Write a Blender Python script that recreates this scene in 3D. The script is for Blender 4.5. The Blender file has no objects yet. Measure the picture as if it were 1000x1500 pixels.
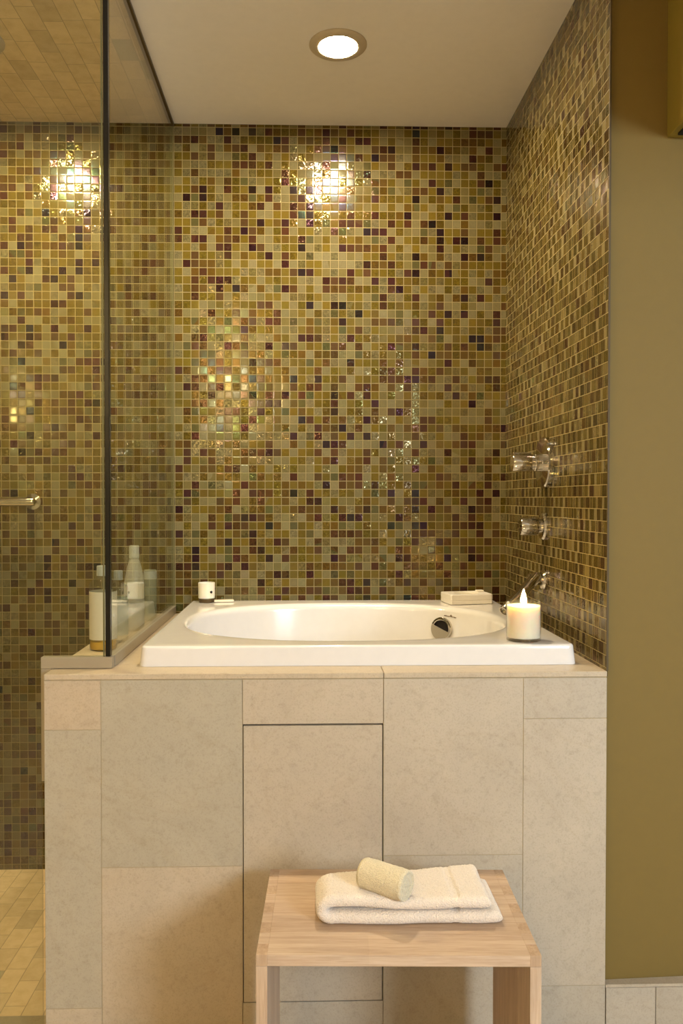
import bpy, bmesh, math, random
from mathutils import Vector, Matrix, noise
random.seed(7)
S = bpy.context.scene
C = S.collection
PI = math.pi

# ------------------------------------------------------------------ dimensions (metres)
CAMH = 1.22
DF = 1.768            # front plane of the bath surround
DB = 2.70             # mosaic back wall
XR = 0.655            # mosaic right wall
XL = -0.566           # left side of the surround
XG = -0.441           # side glass
YG = 1.835            # front glass
ZD = 0.842            # top of the deck
ZR = 0.887            # top of the tub rim
ZC = 2.44             # ceiling
PITCH = 0.0268        # mosaic pitch

# ------------------------------------------------------------------ helpers
def lin(c):
    return tuple((x/12.92 if x <= .04045 else ((x+.055)/1.055)**2.4) for x in c) + (1,)

def mesh_obj(name, bm, mat=None, parent=None, smooth=False, mats=None):
    me = bpy.data.meshes.new(name)
    bmesh.ops.recalc_face_normals(bm, faces=bm.faces)
    bm.to_mesh(me); bm.free()
    for m in (mats or ([mat] if mat else [])):
        me.materials.append(m)
    if smooth:
        for p in me.polygons: p.use_smooth = True
    o = bpy.data.objects.new(name, me); C.objects.link(o)
    if parent: o.parent = parent
    return o

def smooth_angle(o, deg=35):
    me = o.data
    for p in me.polygons: p.use_smooth = True
    bm = bmesh.new(); bm.from_mesh(me)
    for e in bm.edges:
        if len(e.link_faces) == 2 and e.calc_face_angle(0) > math.radians(deg):
            e.smooth = False
    bm.to_mesh(me); bm.free()

def tag(o, label=None, cat=None, group=None, kind=None):
    if label: o['label'] = label
    if cat: o['category'] = cat
    if group: o['group'] = group
    if kind: o['kind'] = kind
    return o

def thing(name, label, cat, loc=(0, 0, 0), rz=0, group=None):
    o = bpy.data.objects.new(name, None); C.objects.link(o)
    o.empty_display_size = .05
    o.location = loc; o.rotation_euler = (0, 0, rz)
    return tag(o, label, cat, group)

def box(bm, x0, x1, y0, y1, z0, z1, bev=0, seg=2, mi=0):
    vs = [bm.verts.new((x, y, z)) for x in (x0, x1) for y in (y0, y1) for z in (z0, z1)]
    idx = [(0, 1, 3, 2), (4, 6, 7, 5), (0, 4, 5, 1), (2, 3, 7, 6), (0, 2, 6, 4), (1, 5, 7, 3)]
    fs = [bm.faces.new([vs[i] for i in f]) for f in idx]
    for f in fs: f.material_index = mi
    bmesh.ops.recalc_face_normals(bm, faces=fs)
    if bev:
        es = list({e for f in fs for e in f.edges})
        r = bmesh.ops.bevel(bm, geom=es, offset=bev, segments=seg, affect='EDGES', profile=.5)
        for f in r['faces']: f.material_index = mi
    return vs

def lathe(bm, prof, n=48, M=None, cap0=True, cap1=True):
    """prof: list of (radius, height) turned about z, M places it"""
    M = M or Matrix()
    rings = []
    for r, z in prof:
        if r < 1e-6:
            rings.append([bm.verts.new(M @ Vector((0, 0, z)))])
        else:
            rings.append([bm.verts.new(M @ Vector((r*math.cos(2*PI*i/n), r*math.sin(2*PI*i/n), z))) for i in range(n)])
    for a, b in zip(rings, rings[1:]):
        if len(a) == 1 and len(b) == 1: continue
        for i in range(n):
            j = (i+1) % n
            if len(a) == 1: bm.faces.new((a[0], b[i], b[j]))
            elif len(b) == 1: bm.faces.new((a[i], a[j], b[0]))
            else: bm.faces.new((a[i], a[j], b[j], b[i]))
    if cap0 and len(rings[0]) > 1: bm.faces.new(rings[0][::-1])
    if cap1 and len(rings[-1]) > 1: bm.faces.new(rings[-1])

def axis_matrix(p, d):
    """matrix that maps local z to direction d with origin p"""
    q = Vector(d).normalized().to_track_quat('Z', 'Y')
    return Matrix.Translation(p) @ q.to_matrix().to_4x4()

def loft(bm, rings, close0=False, close1=False):
    R = [[bm.verts.new(p) for p in r] for r in rings]
    n = len(R[0])
    for a, b in zip(R, R[1:]):
        for i in range(n):
            j = (i+1) % n
            bm.faces.new((a[i], a[j], b[j], b[i]))
    if close0: bm.faces.new(R[0][::-1])
    if close1: bm.faces.new(R[-1])
    return R

# ------------------------------------------------------------------ materials
class NT:
    def __init__(s, name):
        s.m = bpy.data.materials.new(name); s.m.use_nodes = True
        s.t = s.m.node_tree; s.N = s.t.nodes; s.L = s.t.links
        s.bsdf = s.N['Principled BSDF']; s.out = s.N['Material Output']
    def n(s, kind, **kw):
        x = s.N.new(kind)
        for k, v in kw.items():
            if k.startswith('_'): x.inputs[k[1:].replace('_', ' ')].default_value = v
            else: setattr(x, k, v)
        return x
    def link(s, a, b): s.L.new(a, b)
    def val(s, sock, v):
        if hasattr(v, 'is_output') or isinstance(v, bpy.types.NodeSocket): s.L.new(v, sock)
        else: sock.default_value = v
    def math(s, op, a, b=0, c=None, clamp=False):
        x = s.N.new('ShaderNodeMath'); x.operation = op; x.use_clamp = clamp
        s.val(x.inputs[0], a); s.val(x.inputs[1], b)
        if c is not None: s.val(x.inputs[2], c)
        return x.outputs[0]
    def vmath(s, op, a, b=None, scale=None):
        x = s.N.new('ShaderNodeVectorMath'); x.operation = op
        s.val(x.inputs[0], a)
        if b is not None: s.val(x.inputs[1], b)
        if scale is not None: s.val(x.inputs['Scale'], scale)
        return x.outputs['Value'] if op in ('DOT_PRODUCT', 'LENGTH') else x.outputs[0]
    def comb(s, x=0, y=0, z=0):
        c = s.N.new('ShaderNodeCombineXYZ')
        for i, v in enumerate((x, y, z)): s.val(c.inputs[i], v)
        return c.outputs[0]
    def sep(s, v):
        c = s.N.new('ShaderNodeSeparateXYZ'); s.L.new(v, c.inputs[0]); return c.outputs
    def white(s, v):
        w = s.N.new('ShaderNodeTexWhiteNoise'); w.noise_dimensions = '3D'; s.L.new(v, w.inputs['Vector']); return w
    def noise(s, v, scale, detail=2, rough=.5, dist=0):
        w = s.N.new('ShaderNodeTexNoise'); s.L.new(v, w.inputs['Vector'])
        w.inputs['Scale'].default_value = scale; w.inputs['Detail'].default_value = detail
        w.inputs['Roughness'].default_value = rough; w.inputs['Distortion'].default_value = dist
        return w
    def ramp(s, f, stops, interp='LINEAR'):
        r = s.N.new('ShaderNodeValToRGB'); r.color_ramp.interpolation = interp
        cr = r.color_ramp
        while len(cr.elements) < len(stops): cr.elements.new(.5)
        for e, (p, c) in zip(cr.elements, stops):
            e.position = p; e.color = c if len(c) == 4 else lin(c)
        s.L.new(f, r.inputs[0]); return r.outputs[0]
    def mix(s, f, a, b, mode='MIX'):
        x = s.N.new('ShaderNodeMix'); x.data_type = 'RGBA'; x.blend_type = mode
        s.val(x.inputs[0], f)
        for sock, v in ((x.inputs[6], a), (x.inputs[7], b)):
            s.val(sock, v if isinstance(v, bpy.types.NodeSocket) or len(v) == 4 else lin(v))
        return x.outputs[2]
    def coord(s): return s.N.new('ShaderNodeTexCoord').outputs['Object']
    def bump(s, h, strength=.3, dist=.001, normal=None):
        b = s.N.new('ShaderNodeBump'); b.inputs['Strength'].default_value = strength
        b.inputs['Distance'].default_value = dist; s.L.new(h, b.inputs['Height'])
        if normal is not None: s.L.new(normal, b.inputs['Normal'])
        return b.outputs[0]
    def set(s, **kw):
        for k, v in kw.items():
            s.val(s.bsdf.inputs[k.replace('_', ' ')], v)
        return s.m

def simple(name, col, rough=.5, metal=0, bumps=None, **kw):
    t = NT(name)
    co = t.coord()
    nz = t.noise(co, 40, 3)
    c = lin(col)
    d = tuple(x*.93 for x in c[:3]) + (1,)
    t.set(Base_Color=t.mix(nz.outputs[0], c, d), Roughness=rough, Metallic=metal, **kw)
    if bumps: t.set(Normal=t.bump(t.noise(co, bumps[0], 3).outputs[0], bumps[1], bumps[2]))
    return t.m

GLASS_COLS = [
    (0.00, (.445, .405, .265)), (.16, (.47, .43, .295)), (.25, (.42, .375, .215)), (.34, (.405, .335, .105)),
    (.50, (.365, .30, .085)), (.63, (.345, .255, .08)), (.735, (.315, .295, .16)),
    (.78, (.30, .205, .095)), (.86, (.27, .155, .09)), (.92, (.225, .115, .08)), (.968, (.15, .072, .066))]

def mosaic(name, ua, va, mode='square'):
    """small glass tiles: ua / va are the axes (0 x, 1 y, 2 z) of the wall"""
    t = NT(name)
    P = t.sep(t.coord())
    u = t.math('DIVIDE', P[ua], PITCH); v = t.math('DIVIDE', P[va], PITCH)
    v = t.math('ADD', v, .35)
    cv = t.math('FLOOR', v); fv = t.math('FRACT', v)
    if mode == 'square':
        u = t.math('ADD', u, .18)
        cu = t.math('FLOOR', u); fu = t.math('FRACT', u)
        # the wall cells wander a little, as sheets of hand set glass do
        gu = t.math('MINIMUM', fu, t.math('SUBTRACT', 1, fu))
        g = gu
        gwide = .045
    else:
        off = t.white(t.comb(cv, 3.3, 0)).outputs[0]
        u = t.math('ADD', t.math('MULTIPLY', u, 1/1.5), off)
        big = t.math('FLOOR', u); fb = t.math('FRACT', u)
        sp = t.math('ADD', .52, t.math('MULTIPLY', t.white(t.comb(big, cv, 8)).outputs[0], .26))
        second = t.math('GREATER_THAN', fb, sp)
        cu = t.math('ADD', t.math('MULTIPLY', big, 2), second)
        edge = t.math('ABSOLUTE', t.math('SUBTRACT', fb, sp))
        gu = t.math('MINIMUM', t.math('MINIMUM', fb, t.math('SUBTRACT', 1, fb)), edge)
        g = gu; gwide = .028
    gv = t.math('MINIMUM', fv, t.math('SUBTRACT', 1, fv))
    mg = t.math('MINIMUM', gu if mode == 'square' else t.math('MULTIPLY', gu, 1.5*1.5), gv)
    gm = t.math('SMOOTHSTEP' if False else 'LESS_THAN', mg, gwide)
    cell = t.comb(cu, cv, 1.7)
    wn = t.white(cell); wn2 = t.white(t.vmath('ADD', cell, (13.1, 5.2, 3.3)))
    if mode == 'square':
        low = t.noise(t.coord(), 2.3, 1).outputs[0]
        r = t.math('ADD', wn.outputs[0], t.math('MULTIPLY', t.math('SUBTRACT', low, .5), .22))
        r = t.math('MAXIMUM', r, 0.0, clamp=True)
        cols = GLASS_COLS
    else:
        r = wn.outputs[0]
        # alternating broad and narrow pieces: light sliver beside an olive tile
        r = t.math('ADD', t.math('MULTIPLY', r, .62), t.math('MULTIPLY', t.math('SUBTRACT', 1, second), .34))
        cols = [(0, (.52, .465, .31)), (.22, (.46, .40, .235)), (.38, (.37, .305, .13)), (.52, (.31, .25, .09)),
                (.78, (.27, .20, .08)), (.93, (.235, .15, .08))]
    base = t.ramp(r, cols, 'CONSTANT')
    # mottled, wavy foil inside some of the tiles
    foil = t.math('GREATER_THAN', wn2.outputs[0], .62)
    nzv = t.vmath('ADD', t.coord(), t.vmath('SCALE', wn.outputs[1], scale=5.0))
    nz = t.noise(nzv, 130, 3, .6, 1.0)
    mott = t.math('MULTIPLY', t.math('SUBTRACT', nz.outputs[0], .5), t.math('ADD', .35, t.math('MULTIPLY', foil, 1.5)))
    hsv = t.N.new('ShaderNodeHueSaturation')
    t.L.new(base, hsv.inputs['Color'])
    bright = t.math('ADD', t.math('ADD', .80, mott), t.math('MULTIPLY', wn2.outputs[0], .16))
    t.L.new(bright, hsv.inputs['Value'])
    # deep colour towards the cushioned edge of each glass piece
    edge_d = t.math('SMOOTH_MIN', mg, .16, .05)
    edge_f = t.math('ADD', .72, t.math('MULTIPLY', edge_d, 1.75))
    tilec = t.mix(1.0, hsv.outputs[0], t.comb(edge_f, edge_f, edge_f), 'MULTIPLY')
    grout = (.51, .45, .27) if mode == 'square' else (.56, .495, .30)
    colr = t.mix(gm, tilec, grout)
    # normals
    geo = t.N.new('ShaderNodeNewGeometry').outputs['Normal']
    tilt = t.vmath('SCALE', t.vmath('SUBTRACT', wn2.outputs[1], (.5, .5, .5)), scale=.045)
    wob = t.vmath('SUBTRACT', nz.outputs[1], (.5, .5, .5))
    wamp = t.math('ADD', .02, t.math('MULTIPLY', foil, .62))
    wv = t.N.new('ShaderNodeVectorMath'); wv.operation = 'SCALE'
    t.L.new(wob, wv.inputs[0]); t.L.new(wamp, wv.inputs['Scale'])
    tot = t.vmath('ADD', t.vmath('ADD', geo, tilt), wv.outputs[0])
    tot = t.vmath('NORMALIZE', tot)
    prof = t.math('SMOOTH_MIN', mg, .13, .08)
    nrm = t.bump(prof, .35, .004, tot)
    rough = t.math('ADD', t.math('MULTIPLY', gm, .6), t.math('ADD', .10, t.math('MULTIPLY', wn.outputs[0], .08)))
    t.set(Base_Color=colr, Roughness=rough, Normal=nrm, Metallic=t.math('MULTIPLY', t.math('MULTIPLY', foil, .35), t.math('SUBTRACT', 1, gm)))
    b = t.bsdf.inputs
    try:
        t.val(b['Thin Film Thickness'], t.math('MULTIPLY', t.math('SUBTRACT', 1, gm), t.math('MULTIPLY', wn2.outputs[0], 620)))
        b['Thin Film IOR'].default_value = 1.45
    except KeyError: pass
    b['IOR'].default_value = 1.55
    return t.m

def stone(name, attr=True, base=(.705, .665, .60)):
    t = NT(name)
    co = t.coord()
    n1 = t.noise(co, 5, 5, .62, .8); n2 = t.noise(co, 55, 6, .75); n3 = t.noise(co, 2.2, 3, .5, 2.5)
    c = t.ramp(n1.outputs[0], [(.3, tuple(x*.965 for x in base)), (.55, base), (.75, tuple(min(1, x*1.025) for x in base))])
    sp = t.ramp(n2.outputs[0], [(.34, (.80, .77, .71)), (.48, (1, 1, 1)), (.62, (1, 1, 1)), (.74, (1, 1, .98))])
    c = t.mix(.26, c, sp, 'MULTIPLY')
    vein = t.ramp(t.math('ABSOLUTE', t.math('SUBTRACT', n3.outputs[0], .5)), [(0, (.86, .80, .70)), (.012, (.95, .92, .86)), (.03, (1, 1, 1))])
    c = t.mix(.13, c, vein, 'MULTIPLY')
    n4 = t.noise(co, 260, 4, .7)
    c = t.mix(.5, c, t.ramp(n4.outputs[0], [(.32, (.86, .84, .80)), (.5, (1, 1, 1)), (.7, (1, .99, .97))]), 'MULTIPLY')
    vo = t.N.new('ShaderNodeTexVoronoi'); vo.inputs['Scale'].default_value = 95
    t.L.new(t.vmath('ADD', co, t.vmath('SCALE', n2.outputs[1], scale=.02)), vo.inputs['Vector'])
    pit = t.ramp(vo.outputs['Distance'], [(.0, (.78, .74, .68)), (.14, (1, 1, 1))])
    c = t.mix(.22, c, pit, 'MULTIPLY')
    if attr:
        a = t.N.new('ShaderNodeAttribute'); a.attribute_name = 'tone'
        c = t.mix(1.0, c, a.outputs['Color'], 'MULTIPLY')
    t.set(Base_Color=c, Roughness=.42, Normal=t.bump(n2.outputs[0], .12, .0008))
    return t.m

def small_stone_tiles(name, base, w=.052, l=.104, rough=.45):
    """narrow stone tiles laid lengthwise along y in running bond"""
    t = NT(name)
    co = t.coord(); P = t.sep(co)
    u = t.math('DIVIDE', P[0], w); cu = t.math('FLOOR', u); fu = t.math('FRACT', u)
    off = t.white(t.comb(cu, 7.7, 0)).outputs[0]
    v = t.math('ADD', t.math('DIVIDE', P[1], l), off); cv = t.math('FLOOR', v); fv = t.math('FRACT', v)
    gu = t.math('MULTIPLY', t.math('MINIMUM', fu, t.math('SUBTRACT', 1, fu)), w)
    gv = t.math('MULTIPLY', t.math('MINIMUM', fv, t.math('SUBTRACT', 1, fv)), l)
    g = t.math('MINIMUM', gu, gv); gm = t.math('LESS_THAN', g, .0009)
    wn = t.white(t.comb(cu, cv, 2))
    c = t.ramp(wn.outputs[0], [(0, tuple(x*1.0 for x in base)), (.55, tuple(x*.96 for x in base)), (.85, tuple(x*.90 for x in base)),
                               (.93, (base[0]*.80, base[1]*.84, base[2]*.86))], 'CONSTANT')
    nz = t.noise(co, 30, 5, .6)
    c = t.mix(.6, c, t.ramp(nz.outputs[0], [(.3, (.88, .85, .80)), (.6, (1, 1, 1))]), 'MULTIPLY')
    c = t.mix(gm, c, tuple(x*.72 for x in base))
    t.set(Base_Color=c, Roughness=rough, Normal=t.bump(t.math('MINIMUM', g, .0015), .5, .8))
    return t.m

def wood(name, along=0):
    t = NT(name)
    co = t.coord(); P = t.sep(co)
    # stretch the grain along one axis
    mp = t.N.new('ShaderNodeMapping'); t.L.new(co, mp.inputs[0])
    sc = [1, 1, 1]; sc[along] = .06
    mp.inputs['Scale'].default_value = sc
    n1 = t.noise(mp.outputs[0], 55, 5, .65, .4); n2 = t.noise(mp.outputs[0], 240, 3, .6)
    a = t.N.new('ShaderNodeAttribute'); a.attribute_name = 'tone'
    c = t.ramp(n1.outputs[0], [(.28, (.68, .585, .495)), (.5, (.745, .655, .565)), (.72, (.79, .71, .625))])
    c = t.mix(.35, c, t.ramp(n2.outputs[0], [(.35, (.8, .74, .66)), (.6, (1, 1, 1))]), 'MULTIPLY')
    c = t.mix(1.0, c, a.outputs['Color'], 'MULTIPLY')
    t.set(Base_Color=c, Roughness=.5, Normal=t.bump(n2.outputs[0], .1, .0006))
    return t.m

def clear_glass(name, tint=(.93, .965, .93), ior=1.5, rough=0.0):
    t = NT(name); t.N.remove(t.bsdf)
    tr = t.n('ShaderNodeBsdfTransparent'); tr.inputs[0].default_value = tuple(tint) + (1,)
    gl = t.n('ShaderNodeBsdfGlossy'); gl.inputs['Roughness'].default_value = rough
    fr = t.n('ShaderNodeFresnel')
    bf = t.n('ShaderNodeNewGeometry').outputs['Backfacing']
    # same reflectance on the way in and on the way out of the thin sheet
    t.link(t.math('ADD', ior, t.math('MULTIPLY', bf, 1/ior-ior)), fr.inputs[0])
    mx = t.n('ShaderNodeMixShader')
    t.link(fr.outputs[0], mx.inputs[0]); t.link(tr.outputs[0], mx.inputs[1]); t.link(gl.outputs[0], mx.inputs[2])
    t.link(mx.outputs[0], t.out.inputs[0])
    return t.m

def emit(name, col, strength):
    t = NT(name); t.N.remove(t.bsdf)
    e = t.n('ShaderNodeEmission'); e.inputs[0].default_value = lin(col); e.inputs[1].default_value = strength
    t.link(e.outputs[0], t.out.inputs[0])
    return t.m

def terry(name, col, scale=260, fuzz=.0022):
    t = NT(name); co = t.coord()
    n1 = t.noise(co, scale, 4, .7); vo = t.N.new('ShaderNodeTexVoronoi'); vo.inputs['Scale'].default_value = scale*1.6
    t.L.new(co, vo.inputs['Vector'])
    h = t.math('SUBTRACT', n1.outputs[0], vo.outputs['Distance'])
    c = t.mix(t.math('ADD', .5, h), tuple(x*.90 for x in col), col)
    t.set(Base_Color=c, Roughness=.95, Normal=t.bump(h, .7, fuzz))
    t.bsdf.inputs['Sheen Weight'].default_value = .35
    t.bsdf.inputs['Sheen Roughness'].default_value = .5
    return t.m

M_mosaic_back = mosaic('glass_mosaic_square', 0, 2)
M_mosaic_side = mosaic('glass_mosaic_sliver', 1, 2, 'slivers')
M_stone = stone('limestone_tile')
M_grout = simple('stone_grout', (.66, .60, .48), .9)
M_tileedge = simple('tile_edge_grout', (.30, .24, .12), .7)
M_dark = simple('dark_gap', (.10, .07, .05), .9)
M_showertile = small_stone_tiles('shower_stone_tile', (.90, .80, .63))
M_ceiling = simple('ceiling_plaster', (.90, .87, .83), .8, bumps=(9, .05, .002))
M_yellow = simple('ochre_wall_paint', (.45, .365, .145), .75, bumps=(160, .12, .0004))
M_yellow2 = simple('ochre_trim_paint', (.56, .49, .19), .6)
M_cream = simple('cream_room_paint', (.86, .83, .77), .8)
M_enamel = simple('white_enamel', (.885, .865, .84), .14)
M_enamel.node_tree.nodes['Principled BSDF'].inputs['Coat Weight'].default_value = .5
M_chrome = simple('chrome', (.80, .78, .74), .09, 1)
M_satin = simple('satin_metal', (.66, .62, .54), .38, .45)
M_black = simple('black_seal', (.012, .011, .010), .25)
M_brown = simple('bronze_channel', (.36, .29, .18), .4, .6)
M_pane = clear_glass('shower_glass', (.915, .92, .865), 1.52)
M_edge = simple('glass_edge_grey', (.40, .38, .25), .2)
M_jar = clear_glass('jar_glass', (.97, .97, .96), 1.45)
M_bottle = clear_glass('bottle_glass', (.90, .92, .90), 1.5, .03)
M_paper = simple('white_label_paper', (.86, .83, .76), .6)
M_plasticW = simple('milky_plastic', (.84, .83, .76), .35, Alpha=.80)
M_plasticT = simple('frosted_tube_plastic', (.76, .78, .68), .4, Alpha=.62)
M_capgrey = simple('grey_cap_plastic', (.68, .70, .68), .3, Alpha=.85)
M_capwhite = simple('white_cap_plastic', (.84, .85, .80), .35)
M_amber = simple('amber_liquid', (.85, .66, .22), .15)
M_wax = simple('candle_wax', (.93, .89, .80), .45)
bw = M_wax.node_tree.nodes['Principled BSDF']
bw.inputs['Subsurface Weight'].default_value = .55
bw.inputs['Subsurface Radius'].default_value = (1.0, .6, .3)
bw.inputs['Subsurface Scale'].default_value = .04
M_wick = simple('burnt_wick', (.06, .05, .04), .9)
M_flame = emit('flame', (1.0, .84, .52), 110)
M_lens = emit('downlight_lens', (1.0, .93, .81), 640)
M_lens_s = emit('shower_downlight_lens', (1.0, .92, .74), 800)
M_lens_r = emit('room_downlight_lens', (1.0, .83, .47), 370)
M_shade = emit('sconce_glow', (1.0, .88, .64), 160)
M_trim = simple('lamp_trim', (.72, .66, .56), .4)
M_baffle = simple('lamp_baffle', (.85, .82, .76), .4)
M_towel = terry('cream_terry', (.93, .87, .80))
M_loofah = terry('loofah_fibre', (.90, .84, .70), 300, .0025)
M_woodx = wood('oak_along', 0)
M_woodz = wood('oak_upright', 2)
M_mark = simple('printed_mark', (.42, .33, .24), .6)
M_tray = simple('white_ceramic_tray', (.93, .90, .85), .35)
M_soap = simple('ivory_soap', (.92, .87, .76), .4)


def toned(name, boxes, mat, parent, bev=.0006, default=(1, 1, 1)):
    """boxes: (x0,x1,y0,y1,z0,z1,tone) joined in one mesh with a colour attribute 'tone'"""
    bm = bmesh.new()
    lay = bm.loops.layers.float_color.new('tone')
    for b in boxes:
        before = set(bm.faces)
        box(bm, *b[:6], bev=bev, seg=1)
        for f in bm.faces:
            if f not in before:
                for l in f.loops: l[lay] = tuple(b[6]) + (1,)
    return mesh_obj(name, bm, mat, parent)

# ================================================================== SETTING
def slab(name, b, mat, kind='structure', rot=None):
    bm = bmesh.new(); box(bm, *b)
    o = mesh_obj(name, bm, mat); tag(o, kind=kind)
    return o

XW, XE, YS = -2.9, 2.75, -1.50       # far left, far right and rear of the room
XS = -1.30                           # shower left wall
slab('floor', (XW, XE, YS, YG+.02, -.06, 0), small_stone_tiles('floor_tile', (.84, .80, .72), .30, .40))
slab('floor_shower', (XS, XL+.02, YG+.021, DB, -.06, .0), M_showertile)
slab('ceiling', (XG+.006, XE, YS, DB, ZC, ZC+.06), M_ceiling)
slab('ceiling_room', (XW, XG+.0055, YS, YG-.006, ZC, ZC+.06), M_ceiling)
slab('ceiling_shower', (XS, XG+.0055, YG-.0055, DB, ZC, ZC+.06), M_showertile)
slab('wall_back', (XS, XR+.0035, DB, DB+.08, -.02, ZC+.06), M_mosaic_back)
slab('wall_right', (XR, XR+.0035, DF+.006, DB, ZD-.0124, ZC), M_mosaic_side)
slab('wall_shower_left', (XS-.08, XS, YG+.02, DB+.08, -.02, ZC), M_mosaic_side)
slab('wall_front_left', (XW, XS-.001, YG-.04, YG+.019, 0, ZC), M_cream)
slab('wall_left', (XW-.08, XW, YS, YG, 0, ZC), M_cream)
# ochre wall right of the tub, turned a few degrees
bm = bmesh.new()
k = .05
x0, x1 = XR+.004, XE
def yw(x): return 1.790 + k*(x-XR)
pts = [(x0, yw(x0)), (x1, yw(x1)), (x1, DB), (x0, DB)]
loft(bm, [[(x, y, 0) for x, y in pts], [(x, y, ZC) for x, y in pts]], True, True)
tag(mesh_obj('wall_front_right', bm, M_yellow), kind='structure')
slab('wall_far_right', (XE, XE+.08, YS, DB, 0, ZC), M_yellow)
# rear wall with a window opening
WX0, WX1, WZ0, WZ1 = 1.55, 2.60, 1.35, 2.28
bm = bmesh.new()
box(bm, XW, WX0, YS-.10, YS, 0, ZC); box(bm, WX1, XE, YS-.10, YS, 0, ZC)
box(bm, WX0, WX1, YS-.10, YS, 0, WZ0); box(bm, WX0, WX1, YS-.10, YS, WZ1, ZC)
tag(mesh_obj('wall_rear', bm, M_cream), kind='structure')
bm = bmesh.new()
for a in ((WX0, WX0+.04, WZ0, WZ1), (WX1-.04, WX1, WZ0, WZ1), (WX0, WX1, WZ0, WZ0+.04), (WX0, WX1, WZ1-.04, WZ1)):
    box(bm, a[0], a[1], YS-.07, YS-.02, a[2], a[3])
w = tag(mesh_obj('window_1', bm, M_capwhite), kind='structure')
bm = bmesh.new(); box(bm, WX0+.04, WX1-.04, YS-.047, YS-.043, WZ0+.04, WZ1-.04)
mesh_obj('pane', bm, M_jar, w)

# soffit high on the ochre wall, running towards the room
bm = bmesh.new(); box(bm, .792, XE, .35, 1.7999, 2.015, ZC-.0005, bev=.002)
sf = tag(mesh_obj('trim_soffit', bm, M_yellow2), kind='structure')
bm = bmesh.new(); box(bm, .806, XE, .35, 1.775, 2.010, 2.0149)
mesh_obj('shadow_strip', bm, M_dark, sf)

# tiled baseboard under the ochre wall, flush with the bath surround
bt = []
xs = [XR+.0015, .7675, .90, 1.20, 1.50, 1.80, XE-.001]
tn = [(1.0, .97, .93), (.93, .89, .84), (.96, .93, .88), (1, .97, .93), (.95, .93, .9), (1, 1, 1)]
for i in range(6):
    bt.append((xs[i], xs[i+1]-.0012, DF, DF+.011, 0.001, .142, tn[i]))
base = toned('baseboard_right', bt, M_stone, None)
tag(base, kind='structure')
bm = bmesh.new(); box(bm, XR-.0004, XR+.0036, DF+.003, DF+.0058, .8425, ZC-.001)
tag(mesh_obj('trim_3', bm, M_tileedge), kind='structure')
bm = bmesh.new(); lay = bm.loops.layers.float_color.new('tone')
bx0, bx1 = XR+.001, XE-.001
ptsb = [(bx0, DF+.002), (bx1, DF+.002), (bx1, yw(bx1)-.001), (bx0+.004, yw(bx0)-.001), (bx0, yw(bx0)-.001)]
loft(bm, [[(x, y, .1425) for x, y in ptsb], [(x, y, .149) for x, y in ptsb]], True, True)
for f in bm.faces:
    for l in f.loops: l[lay] = (1.03, .97, .88, 1)
tag(mesh_obj('trim_1', bm, M_stone), kind='structure')
# threshold of the shower door
bm = bmesh.new(); lay = bm.loops.layers.float_color.new('tone')
box(bm, XS, XL-.002, YG-.06, YG+.05, .0005, .03, bev=.003)
for f in bm.faces:
    for l in f.loops: l[lay] = (.80, .74, .60, 1)
tag(mesh_obj('trim_2', bm, M_stone), kind='structure')

# ================================================================== BATH SURROUND
sur = thing('bath_surround', 'beige stone clad bath surround with flat deck under the white tub', 'bath surround', (0, 0, 0))
g = .0007
warm, grey, mid, pale = (1.02, .965, .90), (.90, .90, .86), (.965, .935, .89), (1.03, .99, .94)
cols = [-.566, -.4445, -.1405, .165, .4705, .655]
Z0 = .0
tiles = [
    (0, .7215, .8285, (1.03, .95, .86)), (0, .116, .7215, grey), (0, Z0, .116, warm),
    (1, .4225, .8285, (.885, .885, .84)), (1, Z0+.0155, .4225, warm), (1, Z0, .0155, mid),
    (2, .7305, .8285, warm), (2, Z0, .123, mid),
    (3, .441, .8285, (1.01, .97, .915)), (3, Z0+.034, .441, (.95, .93, .90)), (3, Z0, .034, mid),
    (4, .739, .8285, mid), (4, .149, .739, pale), (4, Z0, .149, mid)]
tl = []
for c, z0, z1, tone in tiles:
    tl.append((cols[c]+g, cols[c+1]-g, DF, DF+.011, z0+g, z1-g, tone))
toned('front_tile', tl, M_stone, sur)
# grout bed behind the tiles, left open behind the access panel
bm = bmesh.new()
for a in ((cols[0], cols[2]+.0, Z0, .83), (cols[3], cols[5], Z0, .83), (cols[2], cols[3], .7305, .83), (cols[2], cols[3], Z0, .1225)):
    box(bm, a[0]+(.0008 if a[0] == cols[0] else -.0003), a[1]-(.0008 if a[1] == cols[5] else -.0003), DF+.0012, DF+.06, a[2]+.001, a[3]-.001)
mesh_obj('grout', bm, M_grout, sur)
bm = bmesh.new(); box(bm, cols[2]+.002, cols[3]-.002, DF+.014, DF+.02, .125, .729)
mesh_obj('recess', bm, M_dark, sur)
pan = toned('access_panel', [(cols[2]+.0022, cols[3]-.0026, DF, DF+.012, .1245, .7275, (1.0, .955, .90))], M_stone, sur)
pan['label'] = 'stone access panel outlined by a thin dark gap'
# deck slab: a frame of stone strips around the tub
ix0, ix1, iy0, iy1 = -.355, .595, 1.865, 2.665
dk = []
for a in ((XL, .1648, DF, iy0), (.1660, XR, DF, iy0), (XL, ix0, iy0+.0012, DB-.001), (ix1, XR-.0005, iy0+.0012, DB-.001), (ix0+.001, ix1-.001, iy1, DB-.001)):
    dk.append((a[0], a[1], a[2], a[3], ZD-.0125, ZD, (1.06, .98, .86)))
toned('deck_slab', dk, M_stone, sur, bev=.0012)
# sides and shower face of the ledge
toned('ledge_side', [(XL+.0005, XL+.012, DF+.012, DB-.001, 0.001, ZD-.013, (.98, .94, .86))], M_stone, sur)
toned('wall_side', [(XR-.012, XR-.0008, DF+.012, DB-.001, 0.001, ZD-.013, (.98, .94, .86))], M_stone, sur)

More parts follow.
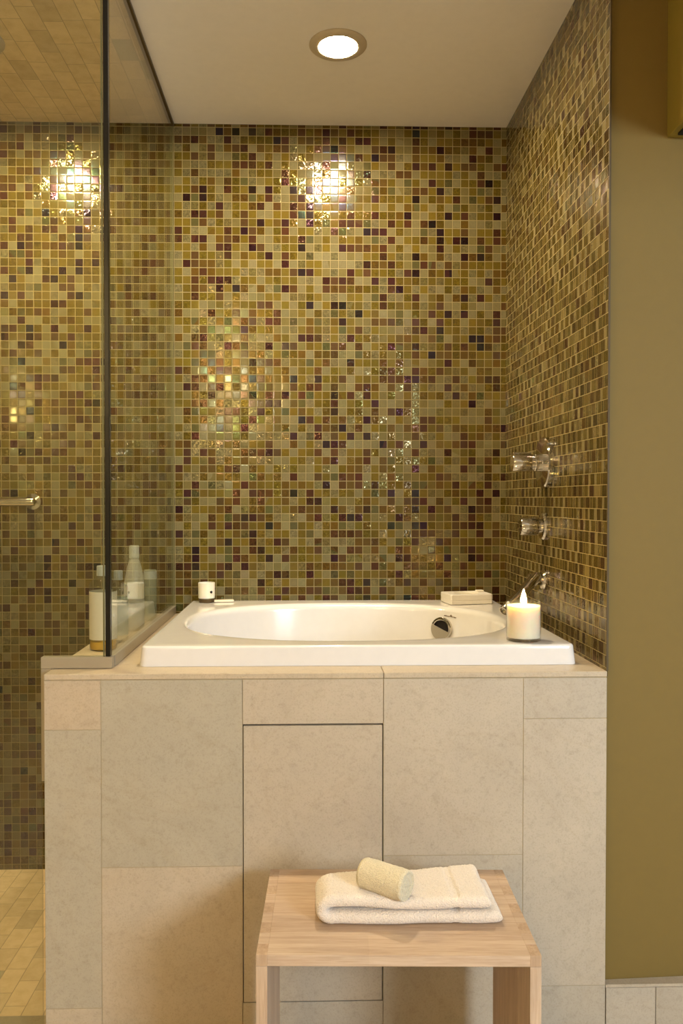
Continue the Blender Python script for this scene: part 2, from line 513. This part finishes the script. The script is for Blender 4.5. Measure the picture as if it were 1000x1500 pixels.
# ================================================================== BATHTUB
tub = thing('bathtub', 'white enamel drop-in soaking tub with an oval basin', 'bathtub', (0, 0, 0))
OX0, OX1, OY0, OY1 = -.379, .614, 1.843, 2.685
ocx, ocy, ohx, ohy = (OX0+OX1)/2, (OY0+OY1)/2, (OX1-OX0)/2, (OY1-OY0)/2
bcx, bcy, bhx, bhy = .104, 2.262, .432, .338
def rrect(cx, cy, hx, hy, r, th):
    # corner rounded rectangle by ray casting
    dx, dy = math.cos(th), math.sin(th)
    t = min(hx/max(abs(dx), 1e-9), hy/max(abs(dy), 1e-9))
    x, y = t*dx, t*dy
    qx, qy = abs(x)-(hx-r), abs(y)-(hy-r)
    if qx > 0 and qy > 0:
        # intersect with the corner circle
        ccx, ccy = (hx-r), (hy-r)
        ax, ay = abs(dx), abs(dy)
        b = ax*ccx+ay*ccy; c = ccx*ccx+ccy*ccy-r*r
        t = b+math.sqrt(max(0, b*b-c)); x, y = t*dx, t*dy
    return cx+x, cy+y
def sell(cx, cy, hx, hy, n, th):
    dx, dy = math.cos(th), math.sin(th)
    t = (abs(dx/hx)**n+abs(dy/hy)**n)**(-1/n)
    return cx+t*dx, cy+t*dy
# sample angles, denser towards the four corners
NA = 256
ca = math.atan2(ohy, ohx)
ths = sorted([2*PI*i/NA for i in range(NA)] + [s*ca+b+d for s, b in ((1, 0), (-1, PI), (1, PI), (-1, 2*PI)) for d in [x*.004 for x in range(-8, 9)]])
def ring_r(inset, z, r=.018):
    return [(*rrect(ocx, ocy, ohx-inset, ohy-inset, max(.004, r-inset*.5), t), z) for t in ths]
def ring_s(grow, z, n=2.35, dx=0, dy=0):
    return [(*sell(bcx+dx, bcy+dy, bhx+grow, bhy+grow, n, t), z) for t in ths]
rings = []
h = ZR-ZD-.0005
rings += [ring_r(.006, ZD-.02), ring_r(-.0, ZD+.0005)]
for k_ in (0, .25, .5, .75, .9): rings.append(ring_r(.004*k_, ZD+.0005+(h-.006)*k_))
for q in range(1, 7):
    a = q/6*PI/2; rings.append(ring_r(.004+.006*(1-math.cos(a)), ZR-.006+.006*math.sin(a)))
for q in (.25, .5, .75):
    A = ring_r(.011, ZR); B = ring_s(.012, ZR-.001)
    rings.append([tuple(A[i][j]*(1-q)+B[i][j]*q for j in range(3)) for i in range(len(A))])
rings.append(ring_s(.012, ZR-.001))
for q in range(1, 8):
    a = q/7*PI/2; rings.append(ring_s(.012-.020*math.sin(a), ZR-.001-.020*(1-math.cos(a))))
for q in range(1, 15):
    f = q/14
    rings.append(ring_s(-.008-.060*f, ZR-.021-(.44)*f, 2.35+.3*f))
for q in range(1, 8):
    a = q/7*PI/2; rings.append(ring_s(-.068-.07*math.sin(a), ZR-.461-.05*(1-math.cos(a)), 2.6))
rings.append(ring_s(-.20, ZR-.513, 2.4)); rings.append(ring_s(-.30, ZR-.514, 2.2))
bm = bmesh.new(); loft(bm, rings, False, True)
o = mesh_obj('basin', bm, M_enamel, tub); smooth_angle(o, 50)
# overflow: chrome disc on the far inner wall with a half cover
def inner_y(x, z):
    f = (ZR-.021-z)/.44; gx = -.008-.060*f; n = 2.35+.3*f
    hx, hy = bhx+gx, bhy+gx
    return bcy+hy*max(0, 1-abs((x-bcx)/hx)**n)**(1/n)
ox, oz = .415, .8185
oy = inner_y(ox, oz)
nx = inner_y(ox+.01, oz)-inner_y(ox-.01, oz)
nrm = Vector((nx/.02, -1, 0.12)).normalized()       # into the basin
nrm = Vector((nrm.x*1.0-.10, nrm.y, nrm.z)).normalized()
Mx = axis_matrix(Vector((ox, oy, oz))+nrm*.001, nrm)
bm = bmesh.new()
lathe(bm, [(.034, -.012), (.036, 0), (.036, .008), (.034, .0105), (.029, .0115), (.027, .010), (.0265, .003), (0, .003)], 56, Mx)
ovf = mesh_obj('overflow', bm, M_chrome, tub); smooth_angle(ovf)
ovf['label'] = 'round chrome overflow'
# dark opening and slanted half cover
up = Vector((0, 0, 1)); xa = up.cross(nrm).normalized(); ya = nrm.cross(xa).normalized()
org = Vector((ox, oy, oz))+nrm*.001
bm = bmesh.new()
vs = []
N_ = 24
a0, a1 = math.radians(158), math.radians(344)   # arc below the slanted line
for lift in (.0095, .0125):
    ring = []
    for i in range(N_+1):
        a = a0+(a1-a0)*i/N_
        ring.append(org+xa*(.0325*math.cos(a))+ya*(.0325*math.sin(a))+nrm*lift)
    vs.append(ring)
loft(bm, vs, True, True)
o = mesh_obj('half_cover', bm, M_satin, ovf)
bm = bmesh.new()
lathe(bm, [(.026, .0035), (.026, .0042), (0, .0042)], 40, Mx)
mesh_obj('opening', bm, M_dark, ovf)
# tiny printed mark above it (an unreadable little script with a peak in the middle)
bm = bmesh.new()
lz = .8585
px = [(-.017, .0010, .003), (-.0135, .0010, .0034), (-.010, .0003, .003), (-.0065, -.0004, .0034), (-.003, .0004, .003), (.0, .0022, .0062), (.0025, .0002, .004), (.006, -.0008, .003), (.0095, -.0016, .004), (.0125, -.002, .003)]
for dx, dz, hh in px:
    xx = .441+dx-.002
    yy = inner_y(xx, lz)-.0008
    box(bm, xx-.0019, xx+.0019, yy-.0004, yy+.003, lz+dz-hh/2, lz+dz+hh/2, bev=.0008, seg=1)
mesh_obj('printed_mark', bm, M_mark, tub)

# ================================================================== SHOWER GLASS
fp = thing('glass_panel', 'clear front glass panel of the shower, facing the room', 'glass panel', (0, 0, 0))
CH = .026
bm = bmesh.new()
poly = [(XS+.002, .032), (XL-.026, .032), (XL-.026, ZD+CH-.006), (XG-.004, ZD+CH-.006), (XG-.004, ZC-.001), (XS+.002, ZC-.001)]
loft(bm, [[(x, YG-.005, z) for x, z in poly], [(x, YG+.005, z) for x, z in poly]], True, True)
mesh_obj('pane', bm, M_pane, fp)
bm = bmesh.new()
box(bm, XL-.024, XG+.008, YG-.011, YG+.011, ZD+.0006, ZD+CH, bev=.001, seg=1)
mesh_obj('base_channel', bm, M_satin, fp)['label'] = 'satin metal channel'
bm = bmesh.new()
box(bm, XL-.024, XL-.0008, YG-.011, YG+.011, ZD-.25, ZD+.0005, bev=.001, seg=1)
mesh_obj('edge_channel', bm, M_satin, fp)
bm = bmesh.new(); box(bm, XG-.0075, XG+.0035, YG-.0075, YG+.0075, ZD+CH+.0003, ZC-.001, bev=.001, seg=1)
mesh_obj('corner_seal', bm, M_black, fp)['label'] = 'black vertical corner seal'
bm = bmesh.new(); box(bm, XG-.0125, XG-.009, YG-.0078, YG-.0052, ZD+CH+.0003, ZC-.001)
mesh_obj('edge_strip', bm, M_edge, fp)
sp_ = thing('glass_panel', 'clear side glass panel between the tub and the shower ledge', 'glass panel', (0, 0, 0))
bm = bmesh.new(); box(bm, XG-.005, XG+.005, YG+.0085, DB-.0015, ZD+CH-.006, ZC-.001)
mesh_obj('pane', bm, M_pane, sp_)
bm = bmesh.new(); box(bm, XG-.008, XG+.010, YG+.012, DB-.001, ZD+.0006, ZD+CH, bev=.001, seg=1)
mesh_obj('base_channel', bm, M_satin, sp_)['label'] = 'satin metal channel'
bm = bmesh.new(); box(bm, XG-.0065, XG+.0085, YG+.009, DB-.001, ZC-.009, ZC-.0006)
mesh_obj('top_channel', bm, M_brown, sp_)['label'] = 'thin bronze ceiling channel'
bm = bmesh.new(); box(bm, XG-.0055, XG+.0055, DB-.003, DB-.001, ZD+CH, ZC-.01)
mesh_obj('wall_seal', bm, M_edge, sp_)

# ================================================================== DOWNLIGHTS
def downlight(label, x, y, lens, group=None):
    t = thing('ceiling_light', label, 'ceiling light', (x, y, ZC), 0, group)
    bm = bmesh.new()
    lathe(bm, [(.0775, -.0002), (.0775, -.003), (.074, -.006), (.058, -.0085), (.053, -.0075), (.0515, -.0002)], 64, None, False, False)
    o = mesh_obj('trim_ring', bm, M_trim, t); smooth_angle(o)
    bm = bmesh.new()
    lathe(bm, [(.0500, -.0015)]+[(.0500*math.cos(a*PI/2/8), -.0015-.0065*math.sin(a*PI/2/8)) for a in range(1, 8)]+[(0, -.008)], 48, None, True)
    mesh_obj('lens', bm, lens, t, smooth=True)
    return t
downlight('round recessed ceiling light above the tub', .083, 2.222, M_lens)
downlight('round recessed light in the tiled shower ceiling, cut by the left edge', -.885, 2.222, M_lens_s)
downlight('round recessed ceiling light behind the camera', -.60, -.55, M_lens_r)
# wall lamps on the rear wall
for lx_, lz_, lb_ in ((-.70, 2.10, 'warm shaded wall lamp behind the camera, nearer the window'), (-2.45, 2.02, 'warm shaded wall lamp behind the camera, in the far left corner')):
  sc = thing('wall_lamp', lb_, 'wall lamp', (lx_, YS, lz_), 0, 'wall lamps on the rear wall')
  bm = bmesh.new(); box(bm, -.05, .05, .0005, .02, -.09, .09, bev=.006)
  mesh_obj('backplate', bm, M_satin, sc)
  bm = bmesh.new(); lathe(bm, [(.036, -.08), (.036, .08)], 32, Matrix.Translation((0, .085, 0)))
  mesh_obj('shade', bm, M_shade, sc, smooth=False)
  bm = bmesh.new(); lathe(bm, [(.012, 0), (.012, .012)], 16, axis_matrix(Vector((0, .019, 0)), (0, 1, 0)))
  mesh_obj('arm', bm, M_satin, sc)

# daylight coming through the window behind the camera
L = bpy.data.lights.new('daylight', 'AREA'); L.shape = 'RECTANGLE'; L.size = .97; L.size_y = .85
L.energy = 124; L.color = (.76, .87, 1.0)
lo = bpy.data.objects.new('daylight', L); C.objects.link(lo)
lo.location = ((WX0+WX1)/2, YS-.12, (WZ0+WZ1)/2)
lo.rotation_euler = (Vector((.10, 1.55, .5))-lo.location).to_track_quat('-Z', 'Y').to_euler()

# ================================================================== FAUCET FITTINGS (right wall)
v = thing('shower_valve', 'upper chrome valve with round plate on the right mosaic wall', 'valve', (XR, 2.222, 1.317))
Mw = axis_matrix(Vector((0, 0, 0)), (-1, 0, 0))
bm = bmesh.new(); lathe(bm, [(.070, .0006), (.070, .013), (.067, .016), (.030, .0165), (.026, .017)], 64, Mw)
o = mesh_obj('escutcheon', bm, M_chrome, v); smooth_angle(o)
bm = bmesh.new(); lathe(bm, [(.024, .017), (.024, .036), (.0225, .038), (.0225, .040), (.0235, .042), (.0235, .094), (.022, .097), (0, .097)], 48, Mw)
o = mesh_obj('handle', bm, M_chrome, v); smooth_angle(o)
for s_ in (1, -1):
    bm = bmesh.new()
    lathe(bm, [(.0055, .016), (.0055, .030), (.004, .032), (0, .032)], 20, Mw @ Matrix.Translation((s_*.058, 0, 0)))
    o = mesh_obj('screw', bm, M_chrome, v); smooth_angle(o)
bm = bmesh.new(); box(bm, -.095, -.045, -.004, .004, .024, .029, bev=.0015)
o = mesh_obj('lever', bm, M_chrome, v)
v = thing('tub_valve', 'lower chrome knob on the right mosaic wall above the spout', 'valve', (XR, 2.245, 1.143))
bm = bmesh.new(); lathe(bm, [(.038, .0006), (.038, .006), (.034, .011), (.018, .0125)], 56, Mw)
o = mesh_obj('escutcheon', bm, M_chrome, v); smooth_angle(o)
bm = bmesh.new(); lathe(bm, [(.017, .0125), (.017, .019), (.024, .021), (.0255, .026), (.0255, .064), (.023, .069), (.010, .0705), (0, .0705)], 48, Mw)
o = mesh_obj('handle', bm, M_chrome, v); smooth_angle(o)
spt = thing('tub_spout', 'slanted chrome spout reaching down over the tub from the right wall', 'spout', (XR, 2.236, .996))
bm = bmesh.new(); lathe(bm, [(.028, .0006), (.028, .007), (.024, .012), (.016, .013)], 48, Mw)
o = mesh_obj('escutcheon', bm, M_chrome, spt); smooth_angle(o)
bm = bmesh.new(); lathe(bm, [(.015, .012), (.015, .026), (.017, .030), (.017, .046), (.012, .050), (0, .050)], 40, Mw)
o = mesh_obj('elbow', bm, M_chrome, spt); smooth_angle(o)
tip = Vector((.521-XR, 2.16-2.236, .919-.996)); st = Vector((-.026, -.004, .008))
d = (tip-st)
bm = bmesh.new(); Ms = axis_matrix(st, d); LL = d.length
lathe(bm, [(0, -.012), (.009, -.011), (.0145, -.005), (.0155, 0), (.0145, LL*.80), (.0155, LL*.81), (.0155, LL*.86), (.0145, LL*.87), (.0145, LL), (.0115, LL), (.0115, LL-.01), (0, LL-.01)], 40, Ms)
o = mesh_obj('spout_tube', bm, M_chrome, spt); smooth_angle(o)

# grab bar in the shower
gb = thing('grab_bar', 'chrome grab bar on the shower wall at the left edge', 'grab bar', (-.882, DB, 1.209))
bm = bmesh.new()
lathe(bm, [(0, -.40), (.012, -.398), (.014, -.39), (.014, .01), (.012, .016), (0, .017)], 32, axis_matrix(Vector((0, -.075, 0)), (1, 0, 0)))
o = mesh_obj('bar', bm, M_chrome, gb); smooth_angle(o)
for xx in (-.012, -.37):
    bm = bmesh.new(); lathe(bm, [(.026, .0006), (.026, .006), (.012, .010), (.010, .064)], 32, axis_matrix(Vector((xx, 0, 0)), (0, -1, 0)))
    o = mesh_obj('bracket', bm, M_chrome, gb); smooth_angle(o)

# ================================================================== THINGS ON THE TUB RIM
cd = thing('candle', 'lit white candle in a clear glass jar at the right end of the tub rim', 'candle', (.506, 1.902, ZR+.0004))
bm = bmesh.new()
lathe(bm, [(0, .0), (.036, .0), (.0395, .002), (.040, .006), (.040, .0905), (.0392, .0915), (.0384, .0905), (.0384, .008), (0, .008)], 64)
o = mesh_obj('glass_jar', bm, M_jar, cd); smooth_angle(o)
bm = bmesh.new()
lathe(bm, [(0, .0085), (.0378, .0085), (.0380, .010), (.0380, .0825), (.0372, .0815), (.028, .0795), (.010, .0785), (0, .0785)], 64)
o = mesh_obj('wax', bm, M_wax, cd); smooth_angle(o)
bm = bmesh.new(); lathe(bm, [(.0011, .077), (.0011, .086), (.0006, .088), (0, .088)], 10)
mesh_obj('wick', bm, M_wick, cd)
bm = bmesh.new()
fl = [(0, .081), (.0040, .0825), (.0062, .087), (.0070, .092), (.0066, .098), (.0050, .105), (.0030, .112), (.0012, .118), (0, .121)]
lathe(bm, fl, 24)
mesh_obj('flame', bm, M_flame, cd, smooth=True)

cup = thing('candle', 'small unlit white candle cup at the back left corner of the tub', 'candle', (-.323, 2.632, ZR+.0004))
bm = bmesh.new(); lathe(bm, [(0, 0), (.023, 0), (.0245, .003), (.0250, .012), (.0235, .0125)], 40)
o = mesh_obj('base', bm, M_brown, cup); smooth_angle(o)
bm = bmesh.new(); lathe(bm, [(.0240, .0126), (.0262, .014), (.0265, .062), (.0255, .063), (.0245, .062), (.024, .056), (0, .0555)], 40)
o = mesh_obj('jar', bm, M_wax, cup); smooth_angle(o)
bm = bmesh.new(); a = math.radians(-50)
lathe(bm, [(.0042, 0), (.0042, .0012), (0, .0012)], 20, axis_matrix(Vector((.0262*math.cos(a), .0262*math.sin(a), .034)), (math.cos(a), math.sin(a), 0)))
mesh_obj('dot', bm, M_wick, cup)['label'] = 'small black dot'
bm = bmesh.new(); box(bm, -.032, .032, -.012, .012, 0, .007, bev=.003, seg=3)
o = mesh_obj('soap_slip', bm, M_soap); o.location = (-.268, 2.636, ZR+.0004); o.rotation_euler = (0, 0, .15); smooth_angle(o)
tag(o, 'thin flat pale soap piece beside the small unlit candle cup', 'soap')

td = thing('soap_dish', 'square white soap dish with a round well at the back right of the tub', 'soap dish', (.5075, 2.600, ZR+.0004), math.radians(9))
# tray with a round well: ring from rounded rect to circle
bm = bmesh.new()
n = 96; th_ = [2*PI*i/n+PI/4 for i in range(n)]
def rr(i, z, r=.006): return [(*rrect(0, 0, .070-i, .050-i, r, t), z) for t in th_]
def cc(r, z): return [(r*math.cos(t), r*math.sin(t), z) for t in th_]
loft(bm, [rr(.002, 0), rr(.0, .002), rr(0, .012), rr(.0012, .0125), rr(.0012, .0135), rr(0, .014), rr(0, .029), rr(.0015, .031), cc(.042, .031), cc(.0405, .030), cc(.037, .014), cc(.030, .010)], True, True)
o = mesh_obj('tray', bm, M_tray, td); smooth_angle(o)
bm = bmesh.new()
lathe(bm, [(0, .0105), (.024, .0105), (.028, .014), (.0285, .020), (.024, .026), (0, .0275)], 40, Matrix.Translation((-.004, 0, 0)))
o = mesh_obj('soap', bm, M_soap); smooth_angle(o)
o.location = (.5075, 2.600, ZR+.0009)
tag(o, 'round ivory soap lying in the well of the white dish', 'soap')
bm = bmesh.new(); box(bm, .040, .064, .012, .030, .0312, .037, bev=.002)
o = mesh_obj('lid_knob', bm, M_tray, td)

# ================================================================== BOTTLES BEHIND THE GLASS
ZL = ZD+.0006
# big rectangular-shouldered bottle
b = thing('bottle', 'tall clear bottle with white label and amber base at the ledge front', 'bottle', (-.511, 2.062, ZL))
bm = bmesh.new()
lathe(bm, [(0, 0), (.031, 0), (.0335, .003), (.0335, .158), (.032, .166), (.022, .176), (.013, .180), (.012, .184), (0, .184)], 48)
o = mesh_obj('body', bm, M_bottle, b); smooth_angle(o)
bm = bmesh.new(); lathe(bm, [(0, .002), (.031, .002), (.0322, .005), (.0322, .022), (0, .022)], 48)
mesh_obj('liquid', bm, M_amber, b)['label'] = 'amber liquid'
bm = bmesh.new(); lathe(bm, [(.0338, .027), (.0338, .146)], 48, None, False, False)
mesh_obj('label_sheet', bm, M_paper, b, smooth=True)['label'] = 'white paper wrap'
bm = bmesh.new(); lathe(bm, [(.0155, .1842), (.0155, .207), (.0145, .209), (0, .209)], 32)
o = mesh_obj('cap', bm, M_capgrey, b); smooth_angle(o)
# smaller clear bottle
b = thing('bottle', 'smaller clear bottle with a grey cap just behind the glass corner', 'bottle', (-.497, 2.165, ZL))
bm = bmesh.new()
lathe(bm, [(0, 0), (.024, 0), (.0255, .003), (.0255, .138), (.024, .146), (.014, .156), (.0095, .159), (.0095, .163), (0, .163)], 40)
o = mesh_obj('body', bm, M_bottle, b); smooth_angle(o)
bm = bmesh.new(); lathe(bm, [(.0257, .02), (.0257, .118)], 40, None, False, False)
mesh_obj('label_sheet', bm, M_plasticT, b, smooth=True)
bm = bmesh.new(); lathe(bm, [(.0115, .1632), (.0115, .186), (.0105, .188), (0, .188)], 24)
o = mesh_obj('cap', bm, M_capgrey, b); smooth_angle(o)
# tall milky bottle with sloping shoulders
b = thing('bottle', 'tall milky white bottle with long sloping shoulders, the tallest on the ledge', 'bottle', (-.496, 2.36, ZL))
bm = bmesh.new()
lathe(bm, [(0, 0), (.026, 0), (.028, .003), (.0285, .10), (.0280, .135), (.0255, .155), (.0205, .180), (.0155, .197), (.0135, .203), (.0125, .206), (0, .206)], 48)
o = mesh_obj('body', bm, M_plasticW, b); smooth_angle(o)
bm = bmesh.new(); lathe(bm, [(.0130, .2062), (.0142, .207), (.0142, .240), (.0132, .242), (0, .242)], 32)
o = mesh_obj('cap', bm, M_capwhite, b); smooth_angle(o)
# tube at the back
b = thing('tube', 'pale translucent tube standing at the back of the ledge', 'tube', (-.487, 2.55, ZL))
bm = bmesh.new(); lathe(bm, [(0, 0), (.018, 0), (.0195, .003), (.0195, .150), (.0185, .156), (0, .157)], 40)
o = mesh_obj('body', bm, M_plasticT, b); smooth_angle(o)
bm = bmesh.new(); lathe(bm, [(.0197, .128), (.0197, .152)], 40, None, False, False)
mesh_obj('cap_band', bm, M_capwhite, b, smooth=True)

# ================================================================== STOOL
ST = thing('stool', 'pale oak waterfall stool with finger joints in front of the bath surround', 'stool', (.1585, 1.524, 0), -.032)
W2, D2, HT, TH = .2405, .160, .450, .019
NF = 9
fw = 2*D2/NF
bxs = []
tones = [(1.0, .97, .93), (.93, .885, .83), (1.04, 1.0, .95), (.98, .93, .86), (1.03, .98, .93)]
ys = [-D2, -.095, -.028, .045, .100, D2]
# boards of the top, with fingers reaching the outer faces at even positions
bm = bmesh.new(); lay = bm.loops.layers.float_color.new('tone')
def tb(x0, x1, y0, y1, z0, z1, tone, bm=bm, lay=lay, bev=.0005):
    before = set(bm.faces); box(bm, x0, x1, y0, y1, z0, z1, bev=bev, seg=1)
    for f in bm.faces:
        if f not in before:
            for l in f.loops: l[lay] = tuple(tone)+(1,)
def plank_tone(y):
    for i in range(5):
        if ys[i] <= y < ys[i+1]: return tones[i]
    return tones[-1]
for i in range(5):
    # each board is glued up from two or three staves
    cuts = [-W2+TH] + sorted(random.uniform(-.14, .14) for _ in range(1)) + [W2-TH]
    for j in range(len(cuts)-1):
        m = random.uniform(.95, 1.04)
        tb(cuts[j], cuts[j+1], ys[i], ys[i+1], HT-TH, HT, [c*m for c in tones[i]], bev=.0002)
for k_ in range(NF):
    y0, y1 = -D2+k_*fw, -D2+(k_+1)*fw
    if k_ % 2 == 1:
        for s in (-1, 1):
            xa_, xb_ = (W2-TH, W2) if s > 0 else (-W2, -W2+TH)
            tb(xa_, xb_, y0, y1, HT-TH, HT, [c*.97 for c in plank_tone((y0+y1)/2)])
mesh_obj('seat', bm, M_woodx, ST)
for s in (-1, 1):
    bm = bmesh.new(); lay = bm.loops.layers.float_color.new('tone')
    xa_, xb_ = (W2-TH, W2) if s > 0 else (-W2, -W2+TH)
    yy = [-D2, -.07, .02, .09, D2]
    for i in range(4):
        tb(xa_, xb_, yy[i], yy[i+1], 0.0005, HT-TH-.0002, [(.97, .94, .90), (.92, .87, .82), (1, .96, .9), (.95, .9, .85)][i], bm, lay, .0003)
    for k_ in range(0, NF, 2):
        y0, y1 = -D2+k_*fw, -D2+(k_+1)*fw
        tb(xa_, xb_, y0+.0002, y1-.0002, HT-TH-.0002, HT, (.86, .79, .70), bm, lay)
    mesh_obj('leg_panel', bm, M_woodz, ST)

# ================================================================== TOWEL
random.seed(3)
def towel():
    bm = bmesh.new()
    z0 = HT+.0125
    path = []
    xl, xlo, xup = .046, .352, .331
    zl, zu = z0+.0, z0+.0300
    nA = 110
    for i in range(nA): path.append((xlo+(xl-xlo)*i/nA, zl, 0))
    nB = 26
    for i in range(nB+1):
        a = PI*i/nB; rz_ = (zu-zl)/2
        path.append((xl-.016*math.sin(a)-.004*math.sin(a), zl+rz_*(1-math.cos(a)), 1))
    for i in range(1, nA+1):
        f = i/nA
        path.append((xl+(xup-xl)*f, zu-.0035*min(1, f*2.2)+.0015*math.sin(f*9), 2))
    nS = len(path)
    rings = []
    hy = .076
    cs = 88
    for k_, (x, z, ph) in enumerate(path):
        a = path[max(0, k_-1)]; b_ = path[min(nS-1, k_+1)]
        tx, tz = b_[0]-a[0], b_[1]-a[1]; l = math.hypot(tx, tz); nx_, nz_ = -tz/l, tx/l
        # end rounding
        e = min(k_, nS-1-k_)/5.0
        endf = math.sqrt(max(.04, 1-(1-min(1, e))**2))
        ht = .0112*endf
        if ph == 2 and .262 < x < .276: ht *= .80          # woven band
        if ph == 0 and .262 < x < .276: ht *= .86
        hyy = .0515+.021*min(1, max(0, (x-.04)/.28))
        if ph == 0: hyy -= .002
        yc = 1.456+hyy
        
        ring = []
        for j in range(cs):
            # stadium shaped section walked at even spacing
            fl_, ar_ = 2*(hyy-ht), PI*ht
            per = 2*(fl_+ar_); q = j/cs*per
            # more points in the arcs
            if j < 34: v_ = (hyy-ht)*(1-2*j/34); w_ = ht
            elif j < 44: a_ = PI*(j-34)/10; v_ = -(hyy-ht)-ht*math.sin(a_); w_ = ht*math.cos(a_)
            elif j < 78: v_ = -(hyy-ht)*(1-2*(j-44)/34); w_ = -ht
            else: a_ = PI*(j-78)/10; v_ = (hyy-ht)+ht*math.sin(a_); w_ = -ht*math.cos(a_)
            px_, py_, pz_ = x+nx_*w_, yc+v_, z+nz_*w_
            # irregular cloth
            p = Vector((px_*11, py_*11, pz_*11+ph*3))
            amp = .0018 if ph != 0 else .0009
            dn = noise.noise(p)
            px_ += .0025*noise.noise(Vector((py_*18, ph*2.0, 4.1)))*(1 if ph != 1 else .6)
            py_ += .0032*noise.noise(Vector((px_*16, ph*5.0, 1.7)))
            pz_ += amp*dn*(1 if ph else .5)
            fz = .0009*noise.noise(Vector((px_*420, py_*420, pz_*420)))+.0006*noise.noise(Vector((px_*900, py_*900, pz_*900)))
            pz_ += fz*(1 if w_*nz_ > 0 else -1); py_ += fz
            pz_ = max(pz_, HT+.0008)
            # slight counter clockwise skew of the whole towel
            py_ += -.010*(px_-.19)
            ring.append((px_, py_, pz_))
        rings.append(ring)
    loft(bm, rings, True, True)
    return bm
tw = mesh_obj('towel', towel(), M_towel, smooth=True)
tag(tw, 'cream terry towel folded in two, lying on the oak stool', 'towel')
# woven band (dobby border) as a part is surface pattern; kept inside the cloth

# ================================================================== LOOFAH
def loofah():
    bm = bmesh.new()
    R, Lh = .0275, .047
    rings = []
    n = 120
    prof = [(0.15, -Lh+.004), (.5, -Lh+.003), (.78, -Lh+.001), (.93, -Lh+.001), (1, -Lh+.006)]
    prof += [(1, -Lh+.006+(2*Lh-.012)*i/64) for i in range(1, 65)]
    prof += [(.95, Lh-.001), (.85, Lh+.0005)]+[(.85-.05*i, Lh-.001) for i in range(1, 16)]
    for f, z in prof:
        ring = []
        for i in range(n):
            a = 2*PI*i/n
            r = R*f
            x, y = r*math.cos(a), r*math.sin(a)
            p = Vector((x*240, y*240, z*240))
            d = .0005*noise.noise(p)+.0006*noise.noise(p*.45)
            if abs(z) < Lh-.004: r2 = r+d+.0006*noise.noise(Vector((x*60, y*60, z*40)))
            else: r2 = r
            zz = z
            if z > Lh-.004 and f < .86:
                # rolled spiral and three soft hollows on the cut end
                sp = math.sin(a*1+f*19)
                zz += -.0028*max(0, sp)-.0012*noise.noise(Vector((x*220, y*220, 1)))
            ring.append((r2*math.cos(a), r2*math.sin(a), zz))
        rings.append(ring)
    loft(bm, rings, True, True)
    return bm
lf = mesh_obj('loofah', loofah(), M_loofah, smooth=True)
lf.location = (.141, 1.481, HT+.0475+.0275)
lf.rotation_euler = Vector((.074, -.052, -.002)).to_track_quat('Z', 'Y').to_euler()
tag(lf, 'pale rough loofah roll lying on the folded towel', 'loofah')

# ================================================================== WORLD, CAMERA, VIEW
w = bpy.data.worlds.new('world'); S.world = w; w.use_nodes = True
w.node_tree.nodes['Background'].inputs[0].default_value = (.75, .85, 1, 1)
w.node_tree.nodes['Background'].inputs[1].default_value = .6
cam = bpy.data.cameras.new('camera'); co = bpy.data.objects.new('camera', cam); C.objects.link(co)
cam.sensor_fit = 'AUTO'; cam.sensor_width = 36; cam.lens = 28.8; cam.shift_x = .012; cam.shift_y = 0
co.location = (0, 0, CAMH)
th = math.atan(32/1200); ph = math.atan(20/1200)
dirv = Vector((math.sin(th)*math.cos(ph), math.cos(th)*math.cos(ph), -math.sin(ph)))
co.rotation_euler = dirv.to_track_quat('-Z', 'Y').to_euler()
cam.clip_start = .02
S.camera = co
S.view_settings.view_transform = 'Standard'; S.view_settings.look = 'None'
S.view_settings.gamma = 1; S.view_settings.use_curve_mapping = False
S.view_settings.exposure = 0.30
